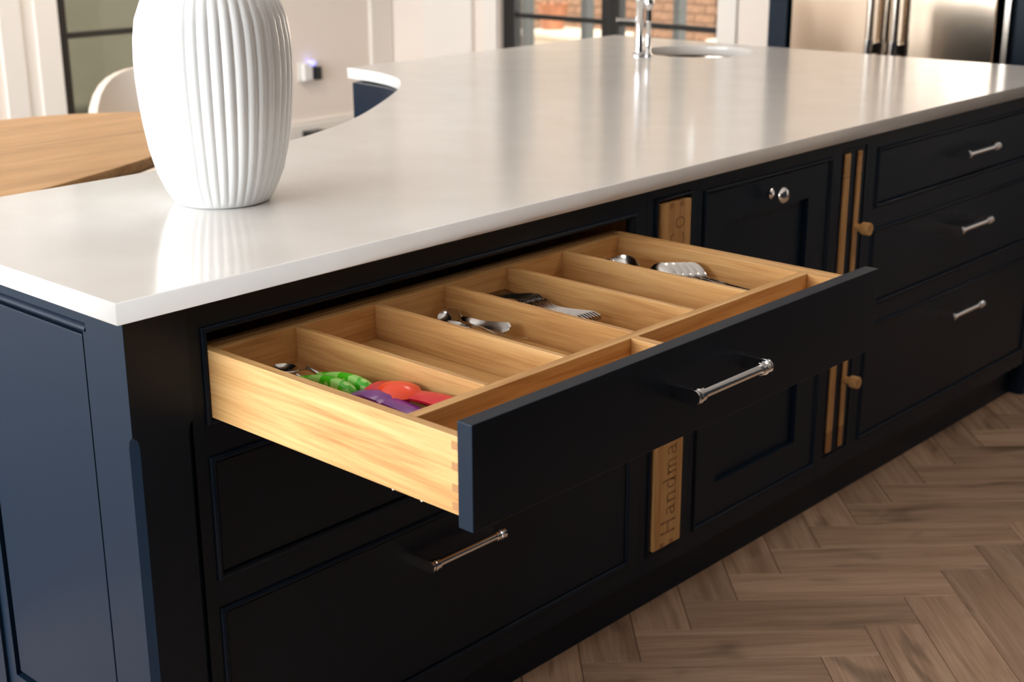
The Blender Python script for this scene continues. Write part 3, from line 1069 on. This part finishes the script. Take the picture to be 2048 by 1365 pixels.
# large spoons in the last compartment
for i in range(5):
    lab = 'large spoon in the nested stack by the right drawer side, %s from the left' % names[i]
    put('tablespoon', SPOON, lab, 'spoon', (.968 + i * .0078, -.098 - i * .0095, FZ + .0235), R(1), R(112 - 2 * i), R(5), 'nested large spoons')
put('tablespoon', SPOON, 'large spoon lying bowl-up left of the nested stack', 'spoon', (.957, -.030, FZ + .026), R(1), R(-34), R(6), 'loose large spoons')
put('tablespoon', SPOON, 'large spoon at the very back corner of the last compartment', 'spoon', (.938, -.002, FZ + .019), R(0), R(-24), R(4), 'loose large spoons')

# children's cutlery with green patterned grips
def kid(name, head, label, loc, rz):
    t = thing(name, label, 'fork' if head == 'fork' else 'spoon', (0, 0, 0), "children's cutlery")
    bm = bmesh.new()
    n = 18
    pts, rad = [], []
    for i in range(n + 1):
        s = i / n
        y = -.048 - .112 * s
        pts.append((.006 * math.sin(PI * s), y, .0115 + .004 * math.sin(PI * s)))
        r = .0042 + .0088 * math.sin(PI * min(1, s * .62)) ** 1.1
        if s > .8:
            r *= math.sqrt(max(.02, 1 - ((s - .8) / .2) ** 2))
        rad.append((r * .85, r * 1.12))
    tube(bm, pts, rad, 14)
    obj('grip', bm, GREEN, t, smooth=1.2)
    if head == 'spoon':
        bm = bmesh.new()
        rows = []
        for i in range(11):
            q = i / 10
            hw = max(.0012, .0155 * math.sin(PI * min(1, q * .97 + .015)) ** .55)
            rows.append([(hw * s, .002 - .042 * q, .021 - .007 * math.sin(PI * q) ** .7 * (1 - s * s)) for s in (-1, -.6, -.2, .2, .6, 1)])
        add_grid(bm, rows)
        me = sheet(bm, .0014, STEEL, 'bowl')
        place('bowl', me, t, (0, 0, 0))
    else:
        bm = bmesh.new()
        for k in range(4):
            xc = (-1.5 + k) * .0062
            add_grid(bm, [[(xc - .0012, .012 - .03 * q / 4, .015 + .003 * (1 - q / 4) ** 2), (xc + .0012, .012 - .03 * q / 4, .015 + .003 * (1 - q / 4) ** 2)] for q in range(5)])
        add_grid(bm, [[(s * (.0115 - .004 * q / 3), -.018 - .012 * q / 3, .015 + .001 * q) for s in (-1, -.4, .4, 1)] for q in range(4)])
        me = sheet(bm, .0014, STEEL, 'tines')
        place('tines', me, t, (0, 0, 0))
    bm = bmesh.new()
    tube(bm, [(0, -.026, .0175), (0, -.038, .0160), (.001, -.052, .0125)], .0028, 8)
    obj('neck', bm, STEEL, t, smooth=.8)
    t.location = loc
    t.rotation_euler = (0, 0, rz)
    return t
kid('toddler_spoon', 'spoon', 'small spoon with a fat green patterned grip, nearer the drawer side', (.230, -.020, FZ), R(2))
kid('toddler_fork', 'fork', 'small fork with a fat green patterned grip, nearer the divider', (.256, -.028, FZ), R(1))

# plastic pieces at the front of the first compartment
def plastic_spoon(label, m1, m2, loc, rz, tilt, L=.135, bw=.021):
    t = thing('plastic_spoon', label, 'spoon', (0, 0, 0), 'plastic spoons in the first compartment')
    bm = bmesh.new()
    rows = []
    bl = .060
    for i in range(13):
        q = i / 12
        hw = max(.003, bw * math.sin(PI * min(1, q * .9 + .06)) ** .5)
        rows.append([(hw * s, -bl * q, .006 + .010 * math.sin(PI * (q * .9 + .05)) ** .6 * (1 - s * s)) for s in (-1, -.75, -.4, 0, .4, .75, 1)])
    add_grid(bm, rows)
    me = sheet(bm, .003, m2, 'bowl')
    place('bowl', me, t, (0, 0, 0))
    if m1 is not m2:                       # broad lower rim of the same piece
        bm = bmesh.new()
        rows = []
        for i in range(13):
            q = i / 12
            hw = max(.006, (bw + .004) * math.sin(PI * min(1, q * .8 + .16)) ** .5)
            rows.append([(hw * s - .006 * (1 - q), .018 - (bl + .016) * q, .003 + .0035 * (1 - s * s)) for s in (-1, -.75, -.4, 0, .4, .75, 1)])
        add_grid(bm, rows)
        me = sheet(bm, .003, m1, 'rim')
        place('rim', me, t, (0, 0, 0))
    bm = bmesh.new()
    rows = []
    for i in range(10):
        q = i / 9
        hw = .0068 + .0055 * q + (.005 if m1 is not m2 else 0)
        rows.append([(hw * s, -bl * .86 - (L - bl * .86) * q, .0065 + .004 * math.sin(PI * q) + .002 * (1 - s * s)) for s in (-1, -.5, 0, .5, 1)])
    add_grid(bm, rows)
    me = sheet(bm, .004, m1, 'handle')
    place('handle', me, t, (0, 0, 0))
    t.location = loc
    t.rotation_euler = (0, tilt, rz)
    return t
plastic_spoon('red plastic spoon lying face down by the divider', RED, ORANGE, (.2630, -.203, FZ + .019), R(3), R(-9), .142, .025)
plastic_spoon('yellow plastic spoon lying lowest, under the red one', YELLOW, YELLOW, (.250, -.215, FZ - .002), R(0), 0, .13, .02)
# purple folded spatula
ps = bmesh.new()
rows = []
for i, (y, z, hw) in enumerate([(0, .004, .014), (-.006, .010, .019), (-.03, .015, .021), (-.056, .014, .020), (-.061, .0105, .018), (-.066, .012, .017), (-.10, .009, .0165), (-.134, .006, .0165), (-.138, .004, .0155)]):
    rows.append([(hw * s, y, z + .003 * (1 - s * s)) for s in (-1, -.6, 0, .6, 1)])
add_grid(ps, rows)
me = sheet(ps, .0035, PURPLE, 'plastic_spatula')
put('plastic_spatula', me, 'purple plastic child\'s spatula lying along the drawer side', 'spatula', (.2325, -.182, FZ + .010), R(2), R(6), R(0))

# ------------------------------------------------------------------ table and chair behind the island
tt = thing('dining_table', 'oak table with a rounded top, behind the left arm of the island', 'table', (.75, 1.95, 0))
tb = [(.15, 1.30), (.45, 1.345), (.761, 1.448), (1.108, 1.593), (1.42, 1.78), (1.61, 1.98), (1.61, 2.15), (1.517, 2.267), (1.336, 2.391), (1.151, 2.441), (.8, 2.47), (.3, 2.42), (-.1, 2.2), (-.25, 1.85), (-.12, 1.5)]
tl = [(p.x, p.y) for p in catmull([(x, y, 0) for x, y in tb], 6, True)]
bm = bmesh.new()
cen = Vector((.7, 1.9))
lev = [(.712, .90), (.722, .955), (.735, .995), (.757, 1.0), (.760, .997)]
rings = [[bm.verts.new((cen.x + (x - cen.x) * k, cen.y + (y - cen.y) * k, z)) for x, y in tl] for z, k in lev]
for a, b_ in zip(rings, rings[1:]):
    for i in range(len(tl)):
        bm.faces.new((a[i], a[(i + 1) % len(tl)], b_[(i + 1) % len(tl)], b_[i]))
bm.faces.new(rings[0])
bm.faces.new(rings[-1])
obj('table_top', bm, OAK_TABLE, tt, smooth=.6)
bm = bmesh.new()
lathe(bm, [(.30, 0), (.30, .03), (.12, .06), (.09, .3), (.10, .6), (.22, .711)], (.7, 1.9, 0), n=32)
obj('pedestal', bm, OAK[2], tt, smooth=.6)

ch = thing('dining_chair', 'cream upholstered chair with a rounded back, behind the oak table', 'chair', (1.90, 2.72, 0))
bm = bmesh.new()
rows = []
CX, CY = 1.90, 2.70
face = R(60)
for j in range(9):
    v = j / 8
    row = []
    for i in range(25):
        a = -1 + 2 * i / 24
        ang = face + a * R(105)
        top = .40 + .385 * (1 - abs(a) ** 3.2) + .02 * (1 - abs(a))
        z = .40 + (top - .40) * v
        r = .235 + .035 * v
        row.append((CX + r * math.cos(ang), CY + r * math.sin(ang), z))
    rows.append(row)
add_grid(bm, rows)
bmesh.ops.recalc_face_normals(bm, faces=bm.faces)
bmesh.ops.solidify(bm, geom=bm.faces[:], thickness=.035)
o = obj('backrest', bm, CREAMFAB, ch, bevel=.012, smooth=1.0, segs=3)
bm = bmesh.new()
lathe(bm, [(.0, .36), (.22, .36), (.245, .38), (.25, .43), (.235, .465), (.15, .478), (0, .48)], (CX, CY, 0), n=40, cap=False)
obj('seat', bm, CREAMFAB, ch, smooth=.9)
for k in range(4):
    a = PI / 4 + k * PI / 2
    bm = bmesh.new()
    tube(bm, [(CX + .16 * math.cos(a), CY + .16 * math.sin(a), .37), (CX + .22 * math.cos(a), CY + .22 * math.sin(a), 0)], [.016, .010], 12)
    obj('leg', bm, OAK[2], ch, smooth=.7)

# ------------------------------------------------------------------ things on the back wall
sc = thing('wall_socket', 'white wall socket with a blue light and a black plug, low on the far wall', 'socket', (4.17, YB - .02, .44))
obj('face_plate', B((4.105, 4.255, YB - .009, YB, .385, .49)), WHTPLASTIC, sc, bevel=.003)
obj('night_light', B((4.115, 4.178, YB - .045, YB - .009, .388, .487)), WHTPLASTIC, sc, bevel=.008)
obj('indicator', B((4.160, 4.19, YB - .05, YB - .012, .472, .496)), BLUELED, sc, bevel=.004)
obj('plug', B((4.197, 4.238, YB - .05, YB - .009, .39, .462)), BLKPLASTIC, sc, bevel=.006)
tag(obj('floor_box', B((4.10, 4.215, YB - .12, YB - .02, 0, .116), (4.115, 4.20, YB - .122, YB - .12, .02, .07)), BLKPLASTIC, bevel=.008, loc=(4.16, YB - .07, 0)),
    'small black box on the floor against the far skirting', 'box')

# ------------------------------------------------------------------ fridge wall
FX = 4.15
fr = thing('fridge', 'tall stainless steel side-by-side fridge in the navy housing', 'fridge', (4.46, 1.185, 0))
obj('body', B((FX + .07, 4.77, .752, 1.615, .02, 1.80)), GREYPOST, fr)
for y0, y1 in ((1.1835, 1.615), (.752, 1.1795)):
    obj('door', B((FX, FX + .065, y0, y1, .10, 1.80)), FRIDGE, fr, bevel=.008, segs=3)
for yc in (1.233, 1.128):
    b = bmesh.new()
    tube(b, [(FX - .045, yc, .845), (FX - .045, yc, 1.6)], .0145, 16)
    h = obj('handle', b, BRUSHED, fr, smooth=.7)
    b = bmesh.new()
    lathe(b, [(.016, .78), (.017, .79), (.017, .845)], (FX - .045, yc, 0), n=16)
    box(b, FX - .05, FX + .002, yc - .012, yc + .012, .79, .83)
    obj('handle_end', b, CHROME, h, smooth=.6)
hs = obj('fridge_housing', B((FX - .01, 4.79, 1.625, 1.712, 0, 2.3), (FX + .01, 4.79, .715, 1.625, 1.82, 2.3)), NAVY, bevel=.002, loc=(4.47, 1.2, 0))
tag(hs, 'navy housing panel beside and above the stainless fridge', 'cabinet')
tc = thing('tall_cabinet', 'tall navy cabinet to the right of the stainless fridge', 'cabinet', (4.47, .2, 0))
obj('body', B((FX + .012, 4.79, -.5, .69, .1, 2.3), (FX + .06, 4.79, -.5, .69, 0, .1)), NAVY, tc)
obj('door', B((FX - .01, FX + .011, .105, .672, .11, 2.28)), NAVY, tc, bevel=.002)
obj('door', B((FX - .01, FX + .011, -.49, .1, .11, 2.28)), NAVY, tc, bevel=.002)
obj('edge_trim', B((FX - .02, FX + .012, .693, .712, .02, 2.29)), BRUSHED, tc)

# ------------------------------------------------------------------ ceiling downlights; the last added, the one before boosted, to brighten the back wall
for i, (x, y, lab) in enumerate(((2.1, -1.1, 'recessed downlight over the floor, right front'), (.4, -1.1, 'recessed downlight over the floor, left front'),
                                 (1.4, .8, 'recessed downlight above the middle of the island'), (3.2, 2.8, 'recessed downlight near the black doors, boosted to brighten the back wall'), (2.6, 3.6, 'added downlight near the bronze-framed glass door, brightening the back wall'))):
    t = thing('downlight', lab, 'lamp', (x, y, ZC - .01), 'ceiling downlights')
    b = bmesh.new()
    lathe(b, [(.045, 0), (.055, -.002), (.057, -.006), (.048, -.010), (.038, -.004)], (x, y, ZC), n=28, cap=False)
    obj('ring', b, TRIMP, t, smooth=.6)
    b = bmesh.new()
    lathe(b, [(.0, -.003), (.040, -.003)], (x, y, ZC), n=24, cap=False)
    obj('lamp_face', b, LAMPGLOW, t)
    sp = light('downlight_beam', 'SPOT', (0, 0, 0), (0, 0, -1), (26, 4, 14, 65, 70)[i], (1.0, .84, .68), spot_size=R(120), spot_blend=.6, shadow_soft_size=.035)
    sp.parent = t
    sp.location = (0, 0, -.02)
